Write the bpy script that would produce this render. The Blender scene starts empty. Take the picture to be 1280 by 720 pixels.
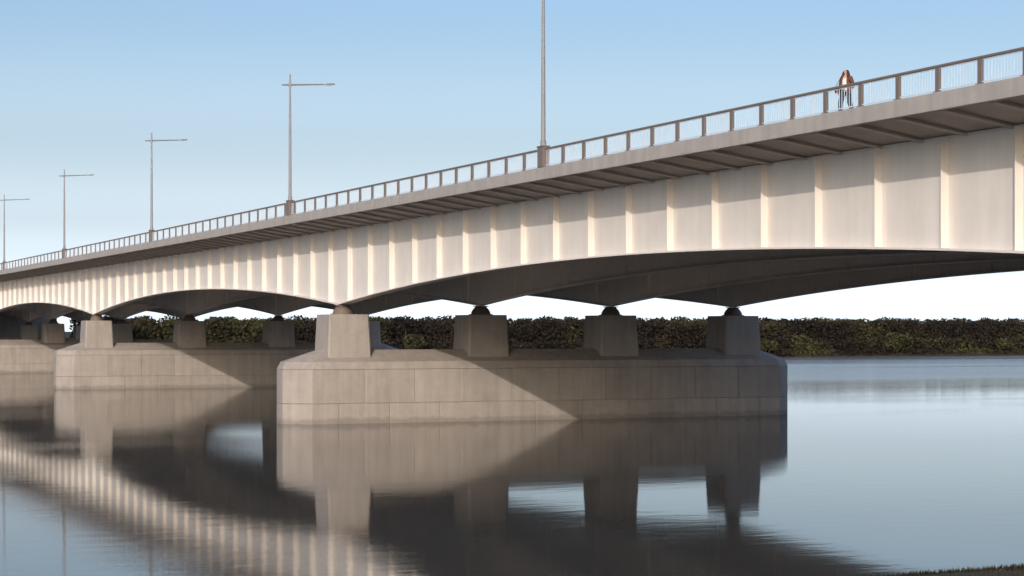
import bpy, bmesh, math, random
import numpy as np
from mathutils import Vector
R = math.radians
S = bpy.context.scene
COL = S.collection

# ------------------------------------------------------------------ camera
# world: +Y runs along the bridge away from the camera, +X across it, water at z = 0
H = 6.93
YAW = 23.7
cam = bpy.data.cameras.new('camera')
cam.sensor_width = 36.0
cam.lens = 2372.0 / 1280.0 * 36.0
cam.shift_y = 54.0 / 1280.0
cam.clip_start = 0.5
cam.clip_end = 20000
co = bpy.data.objects.new('camera', cam)
co.location = (0, 0, H)
co.rotation_euler = (R(90), 0, R(-YAW))
COL.objects.link(co)
S.camera = co

# ------------------------------------------------------------------ light
SUN_TO = Vector((-1.0, -1.5, 0.565)).normalized()       # direction towards the sun
SUN_EL = math.asin(SUN_TO.z)
SUN_AZ = math.atan2(SUN_TO.x, SUN_TO.y)
w = bpy.data.worlds.new('World'); S.world = w
w.use_nodes = True
nt = w.node_tree; nt.nodes.clear()
out = nt.nodes.new('ShaderNodeOutputWorld')
bg = nt.nodes.new('ShaderNodeBackground')
SKY_STRENGTH = 0.15
bg.inputs['Strength'].default_value = SKY_STRENGTH
sky = nt.nodes.new('ShaderNodeTexSky'); sky.sky_type = 'NISHITA'
sky.sun_disc = False
sky.sun_elevation = SUN_EL
sky.sun_rotation = SUN_AZ
sky.air_density = 1.0; sky.dust_density = 4.5; sky.ozone_density = 2.5
# white haze low over the horizon, the same all the way round
tc = nt.nodes.new('ShaderNodeTexCoord')
sep = nt.nodes.new('ShaderNodeSeparateXYZ')
nt.links.new(tc.outputs['Generated'], sep.inputs[0])
mx = nt.nodes.new('ShaderNodeMath'); mx.operation = 'MAXIMUM'; mx.inputs[1].default_value = 0.0
nt.links.new(sep.outputs['Z'], mx.inputs[0])
ramp = nt.nodes.new('ShaderNodeValToRGB')
ramp.color_ramp.interpolation = 'EASE'
e = ramp.color_ramp.elements
e[0].position = 0.0; e[0].color = (1, 1, 1, 1)
e[1].position = 1.0; e[1].color = (0, 0, 0, 1)
for p, v in ((0.026, 0.97), (0.040, 0.70), (0.060, 0.52), (0.105, 0.26), (0.17, 0.05), (0.22, 0.0)):
    n_ = e.new(p); n_.color = (v, v, v, 1)
nt.links.new(mx.outputs[0], ramp.inputs[0])
mix = nt.nodes.new('ShaderNodeMix'); mix.data_type = 'RGBA'
nt.links.new(ramp.outputs[0], mix.inputs[0])
hz = 1.0 / SKY_STRENGTH
veil = nt.nodes.new('ShaderNodeMix'); veil.data_type = 'RGBA'; veil.blend_type = 'ADD'      # thin even veil over the whole sky
veil.inputs[0].default_value = 1.0
veil.inputs[7].default_value = (0.02 * hz, 0.055 * hz, 0.13 * hz, 1)
nt.links.new(sky.outputs[0], veil.inputs[6])
nt.links.new(veil.outputs[2], mix.inputs[6])
mix.inputs[7].default_value = (0.94 * hz, 1.09 * hz, 1.20 * hz, 1)
nt.links.new(mix.outputs[2], bg.inputs['Color'])
nt.links.new(bg.outputs[0], out.inputs[0])

sl = bpy.data.lights.new('sun', 'SUN')
sl.energy = 2.0; sl.angle = R(0.55); sl.color = (1.0, 0.91, 0.80)
so = bpy.data.objects.new('sun', sl)
so.rotation_euler = (-SUN_TO).to_track_quat('-Z', 'Y').to_euler()
so.location = (-60, -90, 60)
COL.objects.link(so)

S.view_settings.view_transform = 'Standard'
S.view_settings.look = 'None'
S.view_settings.exposure = 0.15
S.view_settings.gamma = 1.0
S.view_settings.use_curve_mapping = False
S.render.engine = 'CYCLES'
S.cycles.max_bounces = 14; S.cycles.diffuse_bounces = 9; S.cycles.glossy_bounces = 6

# ------------------------------------------------------------------ helpers
def empty(name, loc=(0, 0, 0)):
    o = bpy.data.objects.new(name, None); o.location = loc
    o.empty_display_size = 0.5
    COL.objects.link(o); return o

def tag(o, label, cat, group=None):
    o['label'] = label; o['category'] = cat
    if group: o['group'] = group
    return o

def mesh(name, v, f, m):
    me = bpy.data.meshes.new(name)
    me.from_pydata([tuple(p) for p in v], [], f)
    me.update()
    if m: me.materials.append(m)
    return me

def link(name, me, parent=None, loc=(0, 0, 0)):
    o = bpy.data.objects.new(name, me)
    COL.objects.link(o); o.location = loc
    if parent: o.parent = parent
    return o

class MB:
    def __init__(s): s.v = []; s.f = []
    def add(s, v, f):
        k = len(s.v); s.v += [tuple(p) for p in v]; s.f += [tuple(i + k for i in q) for q in f]; return s
    def box(s, x0, x1, y0, y1, z0, z1):
        return s.add([(x0,y0,z0),(x1,y0,z0),(x1,y1,z0),(x0,y1,z0),(x0,y0,z1),(x1,y0,z1),(x1,y1,z1),(x0,y1,z1)],
                     [(3,2,1,0),(4,5,6,7),(0,1,5,4),(1,2,6,5),(2,3,7,6),(3,0,4,7)])
    def prism(s, poly, z0, z1, poly2=None):       # poly in plan, counter-clockwise
        n = len(poly); q = poly2 or poly
        v = [(p[0], p[1], z0) for p in poly] + [(p[0], p[1], z1) for p in q]
        f = [tuple(range(n - 1, -1, -1)), tuple(range(n, 2 * n))]
        f += [(i, (i + 1) % n, n + (i + 1) % n, n + i) for i in range(n)]
        return s.add(v, f)
    def loft(s, secs):                            # secs: list of rings of 3d points
        n = len(secs[0]); v = [p for r in secs for p in r]; f = []
        for k in range(len(secs) - 1):
            for i in range(n):
                j = (i + 1) % n
                f.append((k*n+i, k*n+j, (k+1)*n+j, (k+1)*n+i))
        f.append(tuple(range(n - 1, -1, -1))); f.append(tuple((len(secs)-1)*n + i for i in range(n)))
        return s.add(v, f)
    def tube(s, pts, rads, n=10):
        secs = []
        for k, p in enumerate(pts):
            p = Vector(p)
            a = Vector(pts[max(k-1, 0)]); b = Vector(pts[min(k+1, len(pts)-1)])
            d = (b - a).normalized()
            t = Vector((1, 0, 0)) if abs(d.x) < 0.9 else Vector((0, 1, 0))
            u = d.cross(t).normalized(); v = d.cross(u)
            secs.append([p + rads[k]*(math.cos(2*math.pi*i/n)*u + math.sin(2*math.pi*i/n)*v) for i in range(n)])
        return s.loft(secs)
    def build(s, name, m, parent=None, loc=(0,0,0), fix=True, smooth=False):
        me = mesh(name, s.v, s.f, m)
        if fix:
            b = bmesh.new(); b.from_mesh(me); bmesh.ops.recalc_face_normals(b, faces=b.faces); b.to_mesh(me); b.free()
        if smooth:
            for p in me.polygons: p.use_smooth = True
        return link(name, me, parent, loc)

def bevel(o, wdt, seg=2):
    b = o.modifiers.new('bevel', 'BEVEL'); b.width = wdt; b.segments = seg; b.limit_method = 'ANGLE'
    return o

def mat(name, col, rough=0.7, var=0.12, scale=0.8, bump=0.0, bscale=6.0, streak=0.0, metal=0.0, spec=0.35, piece=0.0, tide=0.0):
    """colour with soft blotches, optional vertical weather streaks, fine relief and a shade of its own for each piece"""
    m = bpy.data.materials.new(name); m.use_nodes = True
    t = m.node_tree; N = t.nodes; L = t.links
    p = N['Principled BSDF']
    p.inputs['Roughness'].default_value = rough
    p.inputs['Metallic'].default_value = metal
    p.inputs['Specular IOR Level'].default_value = spec
    g = N.new('ShaderNodeNewGeometry')
    nz = N.new('ShaderNodeTexNoise'); nz.inputs['Scale'].default_value = scale
    nz.inputs['Detail'].default_value = 6; nz.inputs['Roughness'].default_value = 0.65
    L.new(g.outputs['Position'], nz.inputs['Vector'])
    mr = N.new('ShaderNodeMapRange')
    mr.inputs['From Min'].default_value = 0.3; mr.inputs['From Max'].default_value = 0.7
    mr.inputs['To Min'].default_value = 1 - var; mr.inputs['To Max'].default_value = 1 + var
    L.new(nz.outputs['Fac'], mr.inputs['Value'])
    fac = mr.outputs[0]
    def mul(a, b):
        q = N.new('ShaderNodeMath'); q.operation = 'MULTIPLY'
        L.new(a, q.inputs[0])
        if isinstance(b, float): q.inputs[1].default_value = b
        else: L.new(b, q.inputs[1])
        return q.outputs[0]
    if streak:
        mp = N.new('ShaderNodeMapping'); mp.inputs['Scale'].default_value = (1.6, 1.6, 0.12)
        L.new(g.outputs['Position'], mp.inputs['Vector'])
        n2 = N.new('ShaderNodeTexNoise'); n2.inputs['Scale'].default_value = 1.2; n2.inputs['Detail'].default_value = 4
        L.new(mp.outputs[0], n2.inputs['Vector'])
        m2 = N.new('ShaderNodeMapRange')
        m2.inputs['From Min'].default_value = 0.35; m2.inputs['From Max'].default_value = 0.7
        m2.inputs['To Min'].default_value = 1.0; m2.inputs['To Max'].default_value = 1 - streak
        L.new(n2.outputs['Fac'], m2.inputs['Value'])
        fac = mul(fac, m2.outputs[0])
    if piece:
        oi = N.new('ShaderNodeObjectInfo')
        m3 = N.new('ShaderNodeMapRange'); m3.inputs['To Min'].default_value = 1 - piece; m3.inputs['To Max'].default_value = 1 + piece
        L.new(oi.outputs['Random'], m3.inputs['Value'])
        fac = mul(fac, m3.outputs[0])
    if tide:                                   # uneven dark water stain low on the stone
        sz = N.new('ShaderNodeSeparateXYZ'); L.new(g.outputs['Position'], sz.inputs[0])
        n5 = N.new('ShaderNodeTexNoise'); n5.inputs['Scale'].default_value = 1.4; n5.inputs['Detail'].default_value = 5
        L.new(g.outputs['Position'], n5.inputs['Vector'])
        ad = N.new('ShaderNodeMath'); ad.operation = 'MULTIPLY_ADD'; ad.inputs[1].default_value = -0.9
        L.new(n5.outputs['Fac'], ad.inputs[0]); L.new(sz.outputs['Z'], ad.inputs[2])
        m6 = N.new('ShaderNodeMapRange'); m6.interpolation_type = 'SMOOTHSTEP'
        m6.inputs['From Min'].default_value = -0.28; m6.inputs['From Max'].default_value = 0.1
        m6.inputs['To Min'].default_value = 1 - tide; m6.inputs['To Max'].default_value = 1.0
        L.new(ad.outputs[0], m6.inputs['Value'])
        fac = mul(fac, m6.outputs[0])
    mc = N.new('ShaderNodeMix'); mc.data_type = 'RGBA'; mc.blend_type = 'MULTIPLY'; mc.inputs[0].default_value = 1
    mc.inputs[6].default_value = (*col, 1)
    L.new(fac, mc.inputs[7])
    L.new(mc.outputs[2], p.inputs['Base Color'])
    if bump:
        n4 = N.new('ShaderNodeTexNoise'); n4.inputs['Scale'].default_value = bscale; n4.inputs['Detail'].default_value = 8
        L.new(g.outputs['Position'], n4.inputs['Vector'])
        bp = N.new('ShaderNodeBump'); bp.inputs['Strength'].default_value = bump; bp.inputs['Distance'].default_value = 0.05
        L.new(n4.outputs['Fac'], bp.inputs['Height']); L.new(bp.outputs[0], p.inputs['Normal'])
    return m

M_girder = mat('girder_paint', (0.75, 0.69, 0.65), 0.5, 0.05, 0.5, streak=0.06)
M_stiff = mat('stiffener_paint', (0.77, 0.71, 0.665), 0.5, 0.04, 0.5, streak=0.04)
M_soffit = mat('soffit_concrete', (0.44, 0.385, 0.345), 0.8, 0.12, 0.6, 0.2)
M_brack = mat('bracket_steel', (0.46, 0.41, 0.375), 0.6, 0.08, 0.8)
M_fascia = mat('fascia_concrete', (0.40, 0.365, 0.345), 0.75, 0.08, 0.7, 0.15, streak=0.14)
M_pier = mat('pier_concrete', (0.35, 0.308, 0.281), 0.85, 0.10, 0.7, 0.4, 5, streak=0.16, piece=0.07, tide=0.28)
M_joint = mat('joint_mortar', (0.30, 0.26, 0.23), 0.9, 0.1, 2.0, 0.3)
M_bear = mat('bearing_steel', (0.16, 0.12, 0.10), 0.6, 0.15, 3.0)
M_rail = mat('rail_steel', (0.17, 0.135, 0.12), 0.5, 0.08, 1.5)
M_bar = mat('bar_steel', (0.62, 0.69, 0.78), 0.5, 0.04, 1.5)
M_lamp = mat('lamp_steel', (0.26, 0.25, 0.255), 0.45, 0.06, 1.2, metal=0.2)
M_lens = mat('lamp_lens', (0.6, 0.6, 0.58), 0.2, 0.03, 3.0)
M_asph = mat('asphalt', (0.05, 0.05, 0.05), 0.9, 0.15, 2.0)

# ------------------------------------------------------------------ setting: water and banks
def water_material():
    m = bpy.data.materials.new('river_water'); m.use_nodes = True
    t = m.node_tree; N = t.nodes; L = t.links
    p = N['Principled BSDF']
    p.inputs['IOR'].default_value = 1.29
    g = N.new('ShaderNodeNewGeometry')
    sp = N.new('ShaderNodeSeparateXYZ'); L.new(g.outputs['Position'], sp.inputs[0])
    # wind-ruffled water on the far side of the river, calm in the lee of the near bank
    far = N.new('ShaderNodeMapRange'); far.interpolation_type = 'SMOOTHSTEP'
    far.inputs['From Min'].default_value = 175; far.inputs['From Max'].default_value = 270
    L.new(sp.outputs['Y'], far.inputs['Value'])
    opn = N.new('ShaderNodeMapRange'); opn.interpolation_type = 'SMOOTHSTEP'      # the piers shelter the water between them
    opn.inputs['From Min'].default_value = 78; opn.inputs['From Max'].default_value = 112
    opn.inputs['To Min'].default_value = 0.25
    L.new(sp.outputs['X'], opn.inputs['Value'])
    fo = N.new('ShaderNodeMath'); fo.operation = 'MULTIPLY'
    L.new(far.outputs[0], fo.inputs[0]); L.new(opn.outputs[0], fo.inputs[1])
    mp = N.new('ShaderNodeMapping'); mp.inputs['Scale'].default_value = (0.006, 0.035, 1)
    L.new(g.outputs['Position'], mp.inputs['Vector'])
    pn = N.new('ShaderNodeTexNoise'); pn.inputs['Scale'].default_value = 1.0; pn.inputs['Detail'].default_value = 3
    L.new(mp.outputs[0], pn.inputs['Vector'])
    pr = N.new('ShaderNodeMapRange'); pr.inputs['From Min'].default_value = 0.38; pr.inputs['From Max'].default_value = 0.62
    pr.inputs['To Min'].default_value = 0.55; pr.inputs['To Max'].default_value = 1.0
    L.new(pn.outputs['Fac'], pr.inputs['Value'])
    pf = N.new('ShaderNodeMath'); pf.operation = 'MULTIPLY'
    L.new(fo.outputs[0], pf.inputs[0]); L.new(pr.outputs[0], pf.inputs[1])
    rr = N.new('ShaderNodeMapRange'); rr.inputs['To Min'].default_value = 0.042; rr.inputs['To Max'].default_value = 0.24
    L.new(pf.outputs[0], rr.inputs['Value']); L.new(rr.outputs[0], p.inputs['Roughness'])
    # pale sky reflection painted into the far water's colour, dark deep water elsewhere
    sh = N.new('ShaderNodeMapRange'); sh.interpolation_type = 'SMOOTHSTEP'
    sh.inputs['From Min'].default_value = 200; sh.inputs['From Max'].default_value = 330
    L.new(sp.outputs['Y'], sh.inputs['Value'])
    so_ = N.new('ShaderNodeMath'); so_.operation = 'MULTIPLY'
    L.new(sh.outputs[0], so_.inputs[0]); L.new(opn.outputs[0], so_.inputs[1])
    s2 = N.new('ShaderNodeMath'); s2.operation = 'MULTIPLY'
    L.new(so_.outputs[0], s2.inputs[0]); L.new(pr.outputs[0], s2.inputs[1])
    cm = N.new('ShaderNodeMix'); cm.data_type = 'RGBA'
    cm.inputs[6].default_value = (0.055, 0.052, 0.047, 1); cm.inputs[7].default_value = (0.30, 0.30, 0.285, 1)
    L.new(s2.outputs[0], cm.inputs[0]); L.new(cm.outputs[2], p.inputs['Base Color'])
    m1 = N.new('ShaderNodeMapping'); m1.inputs['Scale'].default_value = (0.35, 0.9, 1)
    L.new(g.outputs['Position'], m1.inputs['Vector'])
    w1 = N.new('ShaderNodeTexNoise'); w1.inputs['Scale'].default_value = 1.1; w1.inputs['Detail'].default_value = 3
    L.new(m1.outputs[0], w1.inputs['Vector'])
    b1 = N.new('ShaderNodeBump'); b1.inputs['Distance'].default_value = 0.013; b1.inputs['Strength'].default_value = 0.25
    L.new(w1.outputs['Fac'], b1.inputs['Height'])
    w2 = N.new('ShaderNodeTexNoise'); w2.inputs['Scale'].default_value = 8.0; w2.inputs['Detail'].default_value = 4
    L.new(m1.outputs[0], w2.inputs['Vector'])
    m2 = N.new('ShaderNodeMapping'); m2.inputs['Scale'].default_value = (0.02, 0.05, 1)
    L.new(g.outputs['Position'], m2.inputs['Vector'])
    q2 = N.new('ShaderNodeTexNoise'); q2.inputs['Scale'].default_value = 1.0; q2.inputs['Detail'].default_value = 2
    L.new(m2.outputs[0], q2.inputs['Vector'])
    q3 = N.new('ShaderNodeMapRange'); q3.inputs['From Min'].default_value = 0.4; q3.inputs['From Max'].default_value = 0.65
    q3.inputs['To Min'].default_value = 0.15; q3.inputs['To Max'].default_value = 1.0
    L.new(q2.outputs['Fac'], q3.inputs['Value'])
    q4 = N.new('ShaderNodeMath'); q4.operation = 'MULTIPLY'; L.new(w2.outputs['Fac'], q4.inputs[0]); L.new(q3.outputs[0], q4.inputs[1])
    b2 = N.new('ShaderNodeBump'); b2.inputs['Distance'].default_value = 0.0045; b2.inputs['Strength'].default_value = 0.6
    L.new(q4.outputs[0], b2.inputs['Height']); L.new(b1.outputs[0], b2.inputs['Normal'])
    L.new(b2.outputs[0], p.inputs['Normal'])
    return m
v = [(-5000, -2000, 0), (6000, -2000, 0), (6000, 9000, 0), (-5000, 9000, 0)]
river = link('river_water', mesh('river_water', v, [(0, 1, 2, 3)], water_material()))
river['kind'] = 'structure'

rng = np.random.default_rng(7)
def noise1(x, seed, k=6):
    r = np.random.default_rng(seed); y = np.zeros_like(x)
    for i in range(k):
        y += r.uniform(0.4, 1) / (i + 1) * np.sin(x * r.uniform(0.6, 1.4) * 0.05 * 1.9 ** i + r.uniform(0, 6.28))
    return y
M_earth = mat('bank_earth', (0.026, 0.021, 0.016), 0.95, 0.4, 0.5, 0.6, 4)
M_grassland = mat('meadow_soil', (0.035, 0.032, 0.022), 0.95, 0.35, 0.3, 0.5, 3)

def bank(name, xs, prof, seed, m, amp, lean=0.0):
    nx = len(xs); v = []
    sh = noise1(xs, seed) + lean / amp * np.clip(xs - 28, -10, 20)
    for k, (y, z) in enumerate(prof):
        hn = noise1(xs, seed + 10 + k)
        for i in range(nx):
            v.append((xs[i], y + sh[i] * amp, z + (hn[i] * 0.12 if z > 0 else 0)))
    f = [(k*nx+i, k*nx+i+1, (k+1)*nx+i+1, (k+1)*nx+i) for k in range(len(prof)-1) for i in range(nx-1)]
    o = MB().add(v, f).build(name, m, fix=False); o['kind'] = 'structure'
    return o
xs = np.concatenate([np.linspace(-4000, -120, 12), np.arange(-100, 520, 2.5), np.linspace(560, 5000, 14)])
bank('far_bank', xs, [(436, -0.6), (438.5, 0.25), (440, 1.0), (445, 2.0), (455, 3.0), (475, 3.6), (600, 4.0), (8000, 5.0)], 3, M_earth, 0.8)
xs = np.concatenate([np.linspace(-3000, -90, 10), np.arange(-80, 140, 1.0), np.linspace(150, 3000, 10)])
bank('near_bank', xs[::-1], [(45.2, -0.7), (44.2, 0.0), (43.7, 0.2), (42.4, 0.3), (36, 0.6), (20, 3.4), (6, 5.25), (-10, 5.35), (-1500, 6.0)], 5, M_grassland, 0.25, 0.09)

# ------------------------------------------------------------------ bridge
GX = [46.25 + 11.4 * k for k in range(4)]               # girder webs
PY = [45.5, 137.5, 230.5, 323.5, 416.5]                 # pier lines
SP = [-47.5] + PY + [509.5]
Y0, Y1 = 16.0, 470.0
Z_SPR, Z_CRN, Z_TOP = 9.02, 11.05, 14.63
PAN = 4.565
RX = 42.7                                               # outer edge of the deck
RX2 = GX[3] + (GX[0] - RX)

def zb(y):
    for a, b in zip(SP[:-1], SP[1:]):
        if a <= y <= b:
            t = (y - (a + b) / 2) / ((b - a) / 2)
            return Z_CRN - (Z_CRN - Z_SPR) * abs(t) ** 2.0
ys = sorted(set([Y0, Y1] + PY + [round(137.5 + PAN * k / 2, 4) for k in range(-60, 165) if Y0 < 137.5 + PAN * k / 2 < Y1]))

bridge = tag(empty('road_bridge', (GX[0], PY[1], 0)),
             'long cream steel girder bridge with arched undersides carried on concrete river piers', 'bridge')
ORG = Vector(bridge.location)
def under_bridge(o): o.parent = bridge; o.location = -ORG; return o

stiff_y = [137.5 + PAN * (k + 0.5) for k in range(-30, 76) if Y0 + 1 < 137.5 + PAN * (k + 0.5) < Y1 - 1]
for gi, gx in enumerate(GX):
    mb = MB()
    mb.loft([[(gx, y, zb(y) + 0.0), (gx + 0.06, y, zb(y)), (gx + 0.06, y, Z_TOP), (gx, y, Z_TOP)] for y in ys])
    fw = 0.42 if gi == 0 else 0.30
    mb.loft([[(gx - fw, y, zb(y) - 0.09), (gx + fw, y, zb(y) - 0.09), (gx + fw, y, zb(y) - 0.002), (gx - fw, y, zb(y) - 0.002)] for y in ys])
    mb.loft([[(gx - 0.05, y, Z_TOP + .002), (gx + 0.36, y, Z_TOP + .002), (gx + 0.36, y, Z_TOP + 0.08), (gx - 0.05, y, Z_TOP + 0.08)] for y in ys])
    g = under_bridge(mb.build('main_girder', M_girder))
    if gi == 0:
        g['label'] = 'sunlit outer girder with ribbed cream web'
        for y in stiff_y:
            b = zb(y)
            s_ = MB().box(gx - 0.36, gx - 0.001, y - 0.02, y + 0.02, b + 0.003, Z_TOP - 0.002).build('stiffener', M_stiff)
            s_.parent = g
    else:
        mb = MB()
        for y in stiff_y[::2]:
            b = zb(y)
            mb.box(gx - 0.22, gx - 0.001, y - 0.02, y + 0.02, b + 0.003, Z_TOP - 0.002)
        s_ = mb.build('stiffeners', M_girder); s_['kind'] = 'stuff'; s_.parent = g

# cross beams between the girders
for y in stiff_y[1::4]:
    for k in range(3):
        mb = MB()
        x0, x1 = GX[k] + 0.062, GX[k + 1] - 0.002
        mb.box(x0, x1, y + .3, y + 0.34, Z_TOP - 1.5, Z_TOP - 0.25)
        mb.box(x0, x1, y + .17, y + 0.47, Z_TOP - 1.54, Z_TOP - 1.503)
        under_bridge(mb.build('cross_beam', M_brack))

# deck slab with sloping cantilever undersides
ZD = 15.72
sec = [(RX + 0.31, 15.27), (GX[0], 14.74), (GX[3] + .06, 14.74), (RX2 - 0.31, 15.27), (RX2 - 0.31, ZD - 0.05), (RX + 0.31, ZD - 0.05)]
mb = MB().loft([[(x, y, z) for x, z in sec] for y in (Y0, 150, 300, Y1)])
under_bridge(mb.build('deck_slab', M_soffit))
for x0, x1 in ((RX, RX + 0.3), (RX2 - 0.3, RX2)):
    mb = MB().box(x0, x1, Y0, Y1, 15.12, 15.80)
    o = bevel(under_bridge(mb.build('fascia_beam', M_fascia)), 0.03)
under_bridge(MB().box(RX + 0.31, RX + 4.2, Y0, Y1, ZD - 0.046, ZD).build('footway', M_fascia))
under_bridge(MB().box(RX2 - 4.2, RX2 - .31, Y0, Y1, ZD - 0.046, ZD).build('footway', M_fascia))
under_bridge(MB().box(RX + 4.21, RX2 - 4.21, Y0, Y1, ZD - 0.046, ZD - 0.03).build('carriageway', M_asph))
for y in np.arange(Y0 + 1.5, Y1 - 1, 2.9).tolist():
    x0, x1 = RX + 0.305, GX[0] - 0.002
    mb = MB()
    t = 0.06
    zz = [(x0, 15.14), (x1, 14.65), (x1, 14.737), (x0, 15.268)]
    mb.loft([[(x, yy, z) for x, z in zz] for yy in (y - t, y + t)])
    mb.loft([[(x0, yy, 15.09), (x1, yy, 14.60), (x1, yy, 14.648), (x0, yy, 15.138)] for yy in (y - 0.16, y + 0.16)])
    under_bridge(mb.build('cantilever_bracket', M_brack))

# ------------------------------------------------------------------ piers
XA, XB = 41.3, 85.3
XC = (XA + XB) / 2
T, CH = 2.6, 1.8
def octo(inset):
    a, b = XA + inset - XC, XB - inset - XC; t = T - inset; c = CH
    return [(a + c, -t), (b - c, -t), (b, -t + c), (b, t - c), (b - c, t), (a + c, t), (a, t - c), (a, -t + c)]
def block_mesh(p0, p1, z0, z1, thick=0.5):
    p0 = Vector((*p0, 0)); p1 = Vector((*p1, 0)); d = (p1 - p0).normalized(); nrm = Vector((d.y, -d.x, 0))
    g = 0.022; c = 0.03
    a = p0 + d * g; b = p1 - d * g; z0 += g; z1 -= g
    v = []
    for off, s in ((-thick, 0), (-c, 0), (0, c)):
        q0 = a + nrm * off + d * s; q1 = b + nrm * off - d * s
        v += [(q0.x, q0.y, z0 + s), (q1.x, q1.y, z0 + s), (q1.x, q1.y, z1 - s), (q0.x, q0.y, z1 - s)]
    f = [(8, 9, 10, 11)]
    for k in (0, 4):
        f += [(k, k+1, k+5, k+4), (k+1, k+2, k+6, k+5), (k+2, k+3, k+7, k+6), (k+3, k, k+4, k+7)]
    return mesh('block', v, f, M_pier)
OC = octo(0.0)
Z_J, Z_L, Z_R = 1.50, 4.08, 5.52
protos = []
def lerp(p, q, t): return (p[0] + (q[0]-p[0])*t, p[1] + (q[1]-p[1])*t)
for i in range(8):
    p, q = OC[i], OC[(i + 1) % 8]
    long = i in (0, 4)
    up = [k / 10 for k in range(11)] if long else [0, 1]
    lo = [0] + [(k + 0.5) / 10 for k in range(10)] + [1] if long else [0, 1]
    for u0, u1 in zip(up[:-1], up[1:]): protos.append(block_mesh(lerp(p, q, u0), lerp(p, q, u1), Z_J, Z_L))
    for u0, u1 in zip(lo[:-1], lo[1:]): protos.append(block_mesh(lerp(p, q, u0), lerp(p, q, u1), -1.2, Z_J))
core_me = None
def lathe(prof, n=20):
    mb = MB(); secs = [[(r*math.cos(2*math.pi*i/n), r*math.sin(2*math.pi*i/n), z) for i in range(n)] for r, z in prof]
    return mb.loft(secs)
PLAB = ['concrete bridge pier standing off the near bank beyond the right edge',
        'nearest full concrete pier, large blocks, diagonal sunlight across its base',
        'second concrete pier, left of and behind the nearest, its base partly sunlit',
        'third concrete pier at the left edge, just behind the second one',
        'farthest concrete pier, small and dark under the bridge at far left']
col_me = bear_me = cap_me = None
for pi, py in enumerate(PY):
    pr = tag(empty('bridge_pier', (XC, py, 0)), PLAB[pi], 'pier', 'concrete piers under the bridge')
    if core_me is None:
        o = MB().prism(octo(0.05), -2.5, Z_L - 0.06).build('core', M_joint, pr); core_me = o.data
        # sloping cap: thin ledge, then hipped weathering up to a flat ridge
        inn = [(XA + 3.3 - XC, -0.55), (XB - 3.3 - XC, -0.55), (XB - 3.3 - XC, 0.55), (XA + 3.3 - XC, 0.55)]
        lo = octo(0.0); n = 8
        v = [(x, y, Z_L) for x, y in octo(0.0)] + [(x, y, Z_L + 0.55) for x, y in octo(0.24)]
        a = XA + 3.0 - XC; b = XB - 3.0 - XC; t = 0.6
        tp = [(a + .3, -t), (b - .3, -t), (b, -t + .3), (b, t - .3), (b - .3, t), (a + .3, t), (a, t - .3), (a, -t + .3)]
        v += [(x, y, Z_R) for x, y in tp]
        f = [tuple(range(7, -1, -1)), tuple(range(16, 24))]
        for k in (0, 8): f += [(k+i, k+(i+1) % 8, k+8+(i+1) % 8, k+8+i) for i in range(8)]
        o = MB().add(v, f).build('sloping_cap', M_pier, pr); cap_me = o.data
        mb = MB()
        def rect(hx, hy, c=0.12):
            return [(-hx+c,-hy),(hx-c,-hy),(hx,-hy+c),(hx,hy-c),(hx-c,hy),(-hx+c,hy),(-hx,hy-c),(-hx,-hy+c)]
        mb.prism(rect(1.77, 1.77), 4.2, 8.2, rect(1.58, 1.58))
        c0 = mb.build('column', M_pier, pr); col_me = c0.data
        m2 = lathe([(0.95, 0), (0.95, 0.07), (0.78, 0.075), (0.74, 0.25), (0.62, 0.45), (0.48, 0.6), (0.46, 0.66), (0.62, 0.662), (0.62, 0.72)])
        b0 = m2.build('bearing', M_bear, c0, smooth=False); bear_me = b0.data
        bpy.data.objects.remove(b0); bpy.data.objects.remove(c0)
    else:
        link('core', core_me, pr); link('sloping_cap', cap_me, pr)
    for me in protos: link('block', me, pr)
    for gx in GX:
        c = link('column', col_me, pr, (gx - XC + 0.03, 0, 0))
        link('bearing', bear_me, c, (0, 0, 8.2))

# abutments at both ends
for y0, y1, lab in ((Y1 - 0.5, Y1 + 8, 'concrete abutment on the wooded far bank'), (Y0 - 8, Y0 + 0.5, 'concrete abutment on the near grassy bank')):
    ab = tag(empty('abutment', (XC, (y0 + y1) / 2, 0)), lab, 'abutment')
    mb = MB(); ym = (y1 - y0) / 2
    mb.box(-(XB-XA)/2, (XB-XA)/2, -ym, ym, -1, 8.9)
    mb.build('bearing_wall', M_pier, ab)
    inner = (-1, 1)[y0 < 100]
    mb = MB().box(-(XB-XA)/2 + .5, (XB-XA)/2 - .5, *sorted((-inner*ym*0.98, -inner*(ym-6.5) if False else inner*(ym-1.2))), 8.91, 14.3)
    mb.build('back_wall', M_pier, ab)

# ------------------------------------------------------------------ railing
POST = 2.513
LAMP_Y = [93.4 + 46.5 * k for k in range(5)]
RXC = RX + 0.15
ZF, ZR = 15.80, 16.82
rail = tag(empty('bridge_railing', (RXC, 93.4, ZF)), 'dark steel railing with slim upright bars along the bridge edge', 'railing')
RO = Vector(rail.location)
k0 = -30; k1 = 110
mbp = MB()
pm = MB().box(-0.055, 0.055, -0.11, 0.11, 0.0, ZR - ZF - 0.102)
pm.box(-0.11, 0.11, -0.17, 0.17, 0.0, 0.03)
post_me = None
panel_me = None
ya, yb_ = k0 * POST, k1 * POST
mb = MB().box(-0.07, 0.07, ya, yb_, ZR - ZF - 0.10, ZR - ZF)
bevel(mb.build('top_rail', M_rail, rail), 0.02)
for k in range(k0, k1 + 1):
    if post_me is None:
        o = pm.build('post', M_rail, rail); post_me = o.data
    else: o = link('post', post_me, rail)
    o.location = (0, k * POST, 0)
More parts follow.
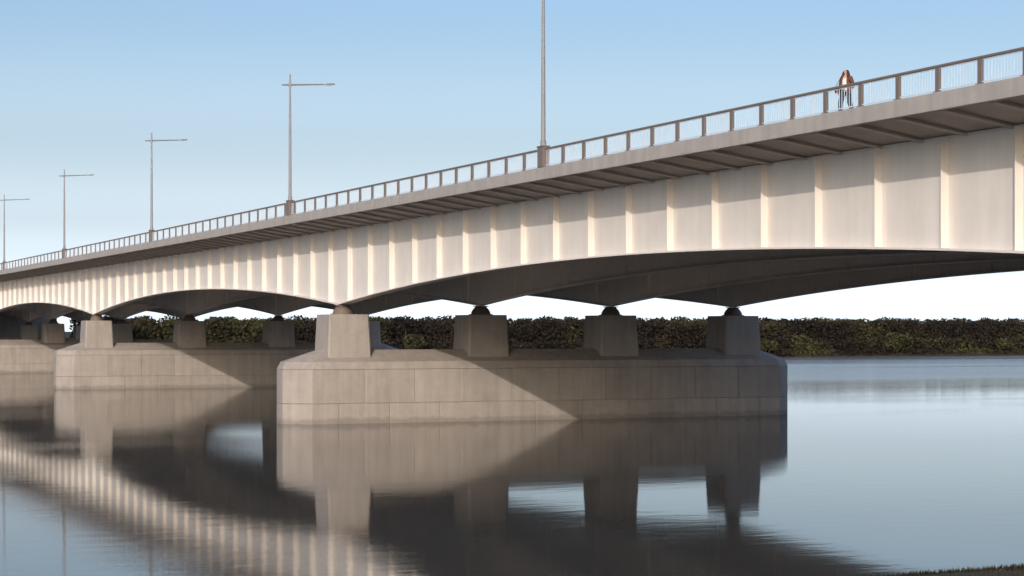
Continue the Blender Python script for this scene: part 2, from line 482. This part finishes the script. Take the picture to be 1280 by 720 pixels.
for k in range(k0, k1):
    if panel_me is None:
        mb = MB(); y0, y1 = 0.112, POST - 0.112
        mb.box(-0.02, 0.02, y0, y1, 0.07, 0.11); mb.box(-0.02, 0.02, y0, y1, 0.88, 0.915)
        nb = 13
        for i in range(1, nb):
            y = y0 + (y1 - y0) * i / nb
            mb.box(-0.009, 0.009, y - 0.010, y + 0.010, 0.111, 0.879)
        o = mb.build('bar_panel', M_bar, rail); panel_me = o.data
    else: o = link('bar_panel', panel_me, rail)
    o.location = (0, k * POST, 0)

# ------------------------------------------------------------------ lamps
LL = ['tall lamp pole nearest on the right, its head above the picture top',
      'tall lamp column with side arm, right of the other three with visible arms',
      'street lamp between the tallest armed lamp and the two smaller ones at left',
      'small distant street lamp, second from the left edge',
      'faintest, smallest street lamp at the left edge of the picture']
lamp_parts = None
for i, y in enumerate(LAMP_Y):
    lp = tag(empty('street_lamp', (RXC - 0.0, y, ZF)), LL[i], 'street lamp', 'lamps along the bridge railing')
    if lamp_parts is None:
        lamp_parts = []
        mb = MB(); mb.prism([(-.2,-.36),(.2,-.36),(.2,.36),(-.2,.36)], 0.002, ZR - ZF + 0.06)
        mb.prism([(-.23,-.40),(.23,-.40),(.23,.40),(-.23,.40)], ZR - ZF + 0.062, ZR - ZF + 0.14)
        lamp_parts.append(bevel(mb.build('pedestal', M_rail, lp), 0.02))
        mb = MB(); z0 = ZR - ZF + 0.14
        mb.tube([(0,0,z0),(0,0,z0+0.25),(0,0,z0+0.3),(0,0,6.6),(0,0,10.8)], [0.16,0.16,0.125,0.10,0.06], 12)
        lamp_parts.append(mb.build('pole', M_lamp, lp, smooth=False))
        mb = MB(); mb.tube([(-0.65,0,9.96),(0,0,10.0),(3.2,0,10.2)], [0.05,0.065,0.045], 8)
        mb.tube([(0,0,9.83),(0,0,10.18)], [0.1,0.1], 10)
        lamp_parts.append(mb.build('arm', M_lamp, lp))
        mb = MB(); mb.loft([[(x, -wd, 10.23+dz), (x, wd, 10.23+dz), (x, wd*.7, 10.23+h_+dz), (x, -wd*.7, 10.23+h_+dz)] for x, wd, h_, dz in ((2.75,.06,.06,-.08),(2.95,.14,.12,-.08),(3.45,.15,.12,-.055),(3.6,.07,.05,-.03))])
        lamp_parts.append(mb.build('lamp_head', M_lamp, lp))
        mb = MB(); mb.box(3.0, 3.4, -.1, .1, 10.11, 10.145)
        lens = mb.build('lens', M_lens, lamp_parts[-1])
    else:
        for p_ in lamp_parts:
            c = p_.copy(); COL.objects.link(c); c.parent = lp
            if p_.name.startswith('lamp_head'):
                d = lens.copy(); COL.objects.link(d); d.parent = c

# ------------------------------------------------------------------ person walking on the footway
M_skin = mat('skin', (0.55, 0.33, 0.24), 0.55, 0.04, 4)
M_jean = mat('jeans', (0.035, 0.05, 0.075), 0.85, 0.15, 8)
M_shirt = mat('white_top', (0.78, 0.72, 0.66), 0.85, 0.05, 6)
M_jack = mat('brown_jacket', (0.12, 0.045, 0.03), 0.7, 0.15, 6)
M_hair = mat('brown_hair', (0.05, 0.019, 0.012), 0.55, 0.25, 20)
M_bag = mat('dark_bag', (0.015, 0.022, 0.03), 0.5, 0.1, 6)
M_eye = mat('eye', (0.02, 0.015, 0.012), 0.2, 0.0, 6)

def skin_mesh(name, verts, edges, radii, m, parent, root=0, sub=2):
    me = bpy.data.meshes.new(name); me.from_pydata(verts, edges, []); me.materials.append(m)
    o = link(name, me, parent)
    md = o.modifiers.new('skin', 'SKIN')
    if not me.skin_vertices: 
        bpy.context.view_layer.objects.active = o
    sv = me.skin_vertices[0].data
    for i, r in enumerate(radii):
        sv[i].radius = r if isinstance(r, tuple) else (r, r)
        sv[i].use_root = (i == root)
    md.use_smooth_shade = True
    s2 = o.modifiers.new('sub', 'SUBSURF'); s2.levels = sub; s2.render_levels = sub
    return o

def chain(*groups):
    """groups of (point, radius) lists; a group may start with an int naming an existing vertex"""
    V, E, Rr = [], [], []
    for g in groups:
        prev = None
        for it in g:
            if isinstance(it, int): prev = it; continue
            V.append(it[0]); Rr.append(it[1])
            if prev is not None: E.append((prev, len(V) - 1))
            prev = len(V) - 1
    return V, E, Rr

# person space: x right hand side of the body seen from behind, y forward, z up; height 1.68
pers = tag(empty('person', (RX + 0.56, 64.9, ZD + 0.002)),
           'person in a brown jacket, white top and blue jeans walking behind the bridge railing', 'person')
pers.scale = (1.24, 1.24, 1.075)
pers.rotation_euler = (0, 0, R(112))          # forward (+y) turned towards the river and up-river
V, E, Q = chain(
    [((0, 0, 0.93), (0.125, 0.09)), ((0, 0, 1.08), (0.115, 0.08)), ((0, 0.01, 1.25), (0.14, 0.09)), ((0, 0, 1.36), (0.12, 0.075)), ((0, 0.0, 1.43), 0.05), ((0, 0.015, 1.49), 0.05), ((0, 0.02, 1.58), (0.072, 0.088)), ((0, 0.02, 1.645), (0.05, 0.065))],
    [0, ((0.09, 0, 0.86), 0.085), ((0.105, 0.15, 0.48), 0.058), ((0.105, 0.19, 0.10), 0.042), ((0.105, 0.25, 0.045), 0.038), ((0.11, 0.34, 0.03), 0.032)],
    [0, ((-0.09, 0, 0.86), 0.085), ((-0.105, -0.03, 0.48), 0.058), ((-0.105, -0.2, 0.10), 0.042), ((-0.105, -0.15, 0.045), 0.038), ((-0.11, -0.06, 0.03), 0.032)],
    [3, ((0.17, 0, 1.36), 0.055), ((0.235, -0.03, 1.10), 0.042), ((0.245, 0.06, 0.87), 0.030), ((0.245, 0.075, 0.80), (0.036, 0.02))],
    [3, ((-0.17, 0, 1.36), 0.055), ((-0.25, -0.02, 1.11), 0.042), ((-0.26, 0.07, 0.89), 0.030), ((-0.26, 0.085, 0.82), (0.036, 0.02))])
skin_mesh('body', V, E, Q, M_skin, pers)
# hands: four fingers and a thumb on each side, rooted in the palm
for sx, px, pyy, pz in ((1, 0.245, 0.075, 0.80), (-1, -0.26, 0.085, 0.82)):
    gs = []
    for j, (dy, ln) in enumerate(((0.028, 0.07), (0.010, 0.08), (-0.010, 0.075), (-0.028, 0.06))):
        gs.append([((px, pyy + dy, pz - 0.02), 0.009), ((px - sx*0.004, pyy + dy, pz - 0.02 - ln*0.55), 0.009), ((px - sx*0.022, pyy + dy, pz - 0.02 - ln), 0.008)])
    gs.append([((px, pyy + 0.02, pz + 0.02), 0.010), ((px - sx*0.02, pyy + 0.05, pz - 0.005), 0.010), ((px - sx*0.03, pyy + 0.055, pz - 0.04), 0.008)])
    V, E, Q = chain(*gs)
    o = skin_mesh('fingers', V, E, Q, M_skin, pers, sub=1)
    for d_ in o.data.skin_vertices[0].data: d_.use_root = False
    for j in (0, 3, 6, 9, 12): o.data.skin_vertices[0].data[j].use_root = True
V, E, Q = chain(
    [((0, 0, 0.98), (0.155, 0.115)), ((0, 0, 0.90), (0.155, 0.115))],
    [1, ((0.09, 0.02, 0.80), 0.115), ((0.105, 0.15, 0.48), 0.09), ((0.105, 0.19, 0.09), 0.078)],
    [1, ((-0.09, -0.02, 0.80), 0.115), ((-0.105, -0.03, 0.48), 0.09), ((-0.105, -0.2, 0.1), 0.078)])
skin_mesh('jeans', V, E, Q, M_jean, pers)
V, E, Q = chain([((0, 0.012, 0.76), (0.185, 0.135)), ((0, 0.012, 0.92), (0.175, 0.13)), ((0, 0.012, 1.08), (0.145, 0.11)), ((0, 0.02, 1.25), (0.16, 0.12)), ((0, 0.0, 1.39), (0.09, 0.07))])
skin_mesh('white_top', V, E, Q, M_shirt, pers)
V, E, Q = chain(
    [((0, -0.06, 0.82), (0.185, 0.10)), ((0, -0.055, 1.0), (0.18, 0.095)), ((0, -0.055, 1.2), (0.185, 0.095)), ((0, -0.02, 1.37), (0.16, 0.09))],
    [3, ((0.17, 0, 1.36), 0.078), ((0.235, -0.03, 1.10), 0.065), ((0.245, 0.055, 0.89), 0.052)],
    [3, ((-0.17, 0, 1.36), 0.078), ((-0.25, -0.02, 1.11), 0.065), ((-0.26, 0.065, 0.91), 0.052)])
skin_mesh('jacket', V, E, Q, M_jack, pers)
for sx in (1, -1):
    V, E, Q = chain([((sx*0.15, 0.08, 0.84), (0.05, 0.055)), ((sx*0.14, 0.085, 1.0), (0.055, 0.055)), ((sx*0.12, 0.085, 1.2), (0.052, 0.05)), ((sx*0.09, 0.05, 1.37), (0.055, 0.05))])
    skin_mesh('jacket_front', V, E, Q, M_jack, pers, sub=1)
V, E, Q = chain([((0, 0.02, 1.66), (0.08, 0.09)), ((0, -0.045, 1.61), (0.098, 0.085)), ((0, -0.075, 1.48), (0.105, 0.06)), ((0, -0.095, 1.30), (0.12, 0.05)), ((0, -0.1, 1.2), (0.09, 0.035))],
                [1, ((0.085, 0.03, 1.54), 0.042), ((0.11, 0.06, 1.36), 0.048)], [1, ((-0.085, 0.03, 1.54), 0.042), ((-0.11, 0.06, 1.36), 0.048)])
skin_mesh('hair', V, E, Q, M_hair, pers)
fc = MB()
fc.add([(-0.012, 0.095, 1.575), (0.012, 0.095, 1.575), (0, 0.125, 1.548), (0, 0.1, 1.60), (-.014,.098,1.54), (.014,.098,1.54)], [(0, 2, 3), (2, 1, 3), (0, 4, 2), (2, 5, 1), (4, 5, 2)])
fc.build('nose', M_skin, pers)
for sx in (1, -1):
    o = lathe([(0.002, -0.008), (0.009, -0.004), (0.009, 0.004), (0.002, 0.008)], 8).build('eye', M_eye, pers, (sx*0.03, 0.098, 1.592))
    lathe([(0.004, -0.03), (0.014, -0.015), (0.014, 0.015), (0.004, 0.03)], 8).build('ear', M_skin, pers, (sx*0.077, 0.015, 1.575))
MB().box(-0.022, 0.022, 0.09, 0.104, 1.522, 1.53).build('mouth', mat('lips', (0.4, 0.15, 0.13), 0.5, 0.02, 5), pers)
for sx, yy in ((1, 0.26), (-1, -0.14)):
    MB().loft([[(sx*0.108 - q, yy + dy, 0.0), (sx*0.108 + q, yy + dy, 0.0), (sx*0.108 + q*.8, yy + dy, hh), (sx*0.108 - q*.8, yy + dy, hh)] for dy, q, hh in ((-.12,.035,.1),(-.05,.045,.11),(.05,.05,.07),(.13,.04,.035))]).build('shoe', M_bag, pers)
bag = tag(empty('shoulder_bag', pers.location), 'small dark bag hanging at the side of the person on the bridge', 'bag')
bag.rotation_euler = pers.rotation_euler; bag.scale = pers.scale
bevel(MB().box(0.27, 0.37, -0.10, 0.16, 0.80, 1.03).build('pouch', M_bag, bag), 0.03, 3)
MB().tube([(0.32, -0.07, 1.03), (0.27, -0.06, 1.25), (0.19, -0.01, 1.445), (0.25, 0.06, 1.25), (0.32, 0.13, 1.03)], [0.009]*5, 6).build('strap', M_bag, bag)

# ------------------------------------------------------------------ vegetation
def leaf_material(name, c0, c1, c2, scale):
    m = bpy.data.materials.new(name); m.use_nodes = True
    t = m.node_tree; N = t.nodes; L = t.links; p = N['Principled BSDF']
    p.inputs['Roughness'].default_value = 0.8; p.inputs['Specular IOR Level'].default_value = 0.2
    g = N.new('ShaderNodeNewGeometry')
    nz = N.new('ShaderNodeTexNoise'); nz.inputs['Scale'].default_value = scale; nz.inputs['Detail'].default_value = 3
    L.new(g.outputs['Position'], nz.inputs['Vector'])
    r = N.new('ShaderNodeValToRGB'); e = r.color_ramp.elements
    e[0].position = 0.36; e[0].color = (*c0, 1); e[1].position = 0.66; e[1].color = (*c2, 1)
    k = e.new(0.5); k.color = (*c1, 1)
    L.new(nz.outputs['Fac'], r.inputs[0])
    hv = N.new('ShaderNodeHueSaturation')
    mr = N.new('ShaderNodeMapRange'); mr.inputs['To Min'].default_value = 0.75; mr.inputs['To Max'].default_value = 1.25
    L.new(g.outputs['Random Per Island'], mr.inputs['Value']); L.new(mr.outputs[0], hv.inputs['Value'])
    L.new(r.outputs[0], hv.inputs['Color'])
    L.new(hv.outputs[0], p.inputs['Base Color'])
    return m

def leaf_quads(name, c, size, m, parent=None, seed=1, loc=(0,0,0), up=0.0):
    """c: (n,3) centres; each becomes one small tilted leaf-clump face"""
    r = np.random.default_rng(seed); n = len(c)
    a = r.normal(size=(n, 3)); a /= np.linalg.norm(a, axis=1)[:, None]
    b = r.normal(size=(n, 3)); b -= (b * a).sum(1)[:, None] * a; b /= np.linalg.norm(b, axis=1)[:, None]
    s = size * r.uniform(0.6, 1.35, (n, 1))
    v = np.empty((n, 4, 3))
    v[:, 0] = c - a * s; v[:, 1] = c - b * s * 0.55; v[:, 2] = c + a * s; v[:, 3] = c + b * s * 0.55
    me = bpy.data.meshes.new(name)
    me.vertices.add(4 * n); me.vertices.foreach_set('co', v.reshape(-1).astype(np.float32))
    me.loops.add(4 * n); me.loops.foreach_set('vertex_index', np.arange(4 * n, dtype=np.int32))
    me.polygons.add(n); me.polygons.foreach_set('loop_start', np.arange(0, 4 * n, 4, dtype=np.int32))
    me.update(calc_edges=True); me.materials.append(m)
    return link(name, me, parent, loc)

def blob(cx, cy, cz, rx, ry, rz, n, r):
    d = r.normal(size=(n, 3)); d /= np.linalg.norm(d, axis=1)[:, None]
    q = d * (r.uniform(0.35, 1.0, (n, 1)) ** 0.5) * [rx, ry, rz]
    return q + [cx, cy, cz]

M_wood = leaf_material('wood_leaves', (0.015, 0.011, 0.010), (0.025, 0.019, 0.014), (0.052, 0.047, 0.020), 0.07)
r = np.random.default_rng(11)
pts = []
x = -60.0
while x < 520:
    for row in range(3):
        y = 447 + row * 7 + r.uniform(-2.5, 2.5)
        top = 9.5 + row * 0.25 + r.uniform(-0.7, 0.3)
        base = 2.2
        rx = r.uniform(3.0, 5.2)
        pts.append(blob(x + r.uniform(-3, 3), y, (top + 3.5) / 2 + 0.7, rx, 3.4, (top - 3.5) / 2 + 0.1, 900, r))
    # undergrowth
    pts.append(blob(x, 441.5 + r.uniform(-0.8, 1), 2.3, 4.2, 2.2, 2.6 + r.uniform(-.6, 1.4), 420, r))
    pts.append(blob(x + r.uniform(-2, 2), 446 + r.uniform(-1, 1), 4.0, 4.0, 2.5, 2.6, 420, r))
    pts.append(blob(x + r.uniform(-2, 2), 439.3, 0.9, 3.2, 1.3, 1.0, 160, r))
    x += 4.6
c = np.concatenate(pts)
c = c[(c[:, 0] < GX[0] - 8) | (c[:, 0] > GX[3] + 6) | (c[:, 1] > 480) | (c[:, 2] < 5.0)]
wood = leaf_quads('riverside_wood', c, 0.42, M_wood, seed=3)
wood['kind'] = 'stuff'
tag(wood, 'dark brown and olive wood lining the far bank of the river', 'wood')
M_bark = mat('bark', (0.06, 0.045, 0.035), 0.9, 0.2, 4, 0.4)
tr = MB()
for i in range(150):
    xx = r.uniform(-60, 520)
    if GX[0] - 9 < xx < GX[3] + 7: continue
    yy = 446 + r.uniform(0, 16); hh = r.uniform(5, 7.5)
    tr.tube([(xx, yy, 1.8), (xx + r.uniform(-.3,.3), yy, hh*.6), (xx + r.uniform(-.8,.8), yy, hh)], [0.2, 0.15, 0.07], 6)
o = tr.build('trunks', M_bark, wood, fix=False); o['kind'] = 'stuff'

M_bush = leaf_material('bush_leaves', (0.025, 0.023, 0.013), (0.042, 0.042, 0.018), (0.068, 0.066, 0.026), 0.5)
def bush(px, py, rx, hz_, seed, label):
    rr = np.random.default_rng(seed)
    b = tag(empty('bush', (px, py, 1.2)), label, 'bush', 'lighter bushes on the far bank')
    cs = [blob(rr.uniform(-rx, rx) * .7, rr.uniform(-1, 1), hz_ * rr.uniform(.3, .72), rx * .45, 1.3, hz_ * .28, 130, rr) for _ in range(8)]
    leaf_quads('crown', np.concatenate(cs), 0.42, M_bush, b, seed + 1)
    mb = MB()
    for k in range(4):
        q = rr.uniform(-1, 1)
        mb.tube([(q*.3, 0, 0), (q*rx*.5, rr.uniform(-.4,.4), hz_*.55)], [0.12, 0.04], 6)
    mb.build('stems', M_bark, b, fix=False)
bush(309, 438.9, 6.5, 5.6, 21, 'broad olive green bush on the far bank, right of the nearest pier')
bush(165, 438.8, 4.2, 5.2, 31, 'bright green bush on far bank seen between the second and third columns')
bush(268, 438.9, 3.0, 4.0, 41, 'small yellowish bush on the far bank just right of the nearest pier')
bush(345, 438.9, 3.5, 4.2, 51, 'low green bush on the far bank at the right picture edge')

# grass and reeds on the near shore
M_reed = leaf_material('shore_grass', (0.014, 0.012, 0.009), (0.024, 0.021, 0.012), (0.05, 0.042, 0.024), 0.8)
r = np.random.default_rng(5)
n = 26000
gx = r.uniform(14, 60, n); gy = 44.0 - np.abs(r.normal(0, 2.2, n)); lean_ = 0.09 * np.clip(gx - 28, -10, 20) + 0.25 * noise1(gx, 5)
gz = np.interp(-gy, [-44.2, -43.7, -42.4, -36, -20], [0.0, 0.2, 0.3, 0.6, 3.4]) - 0.05
gy = gy + lean_
hh = r.uniform(0.04, 0.17, n); an = r.uniform(0, 6.28, n); le = r.uniform(0.1, 0.6, n) * hh; la = r.uniform(0, 6.28, n)
v = np.empty((n, 3, 3)); wd = 0.02
v[:, 0] = np.stack([gx - wd*np.cos(an), gy - wd*np.sin(an), gz], 1)
v[:, 1] = np.stack([gx + wd*np.cos(an), gy + wd*np.sin(an), gz], 1)
v[:, 2] = np.stack([gx + le*np.cos(la), gy + le*np.sin(la), gz + hh], 1)
me = bpy.data.meshes.new('shore_grass')
me.vertices.add(3*n); me.vertices.foreach_set('co', v.reshape(-1).astype(np.float32))
me.loops.add(3*n); me.loops.foreach_set('vertex_index', np.arange(3*n, dtype=np.int32))
me.polygons.add(n); me.polygons.foreach_set('loop_start', np.arange(0, 3*n, 3, dtype=np.int32))
me.update(calc_edges=True); me.materials.append(M_reed)
gr = link('shore_grass', me); gr['kind'] = 'stuff'
tag(gr, 'dark rough grass along the near shore in the bottom right corner', 'grass')
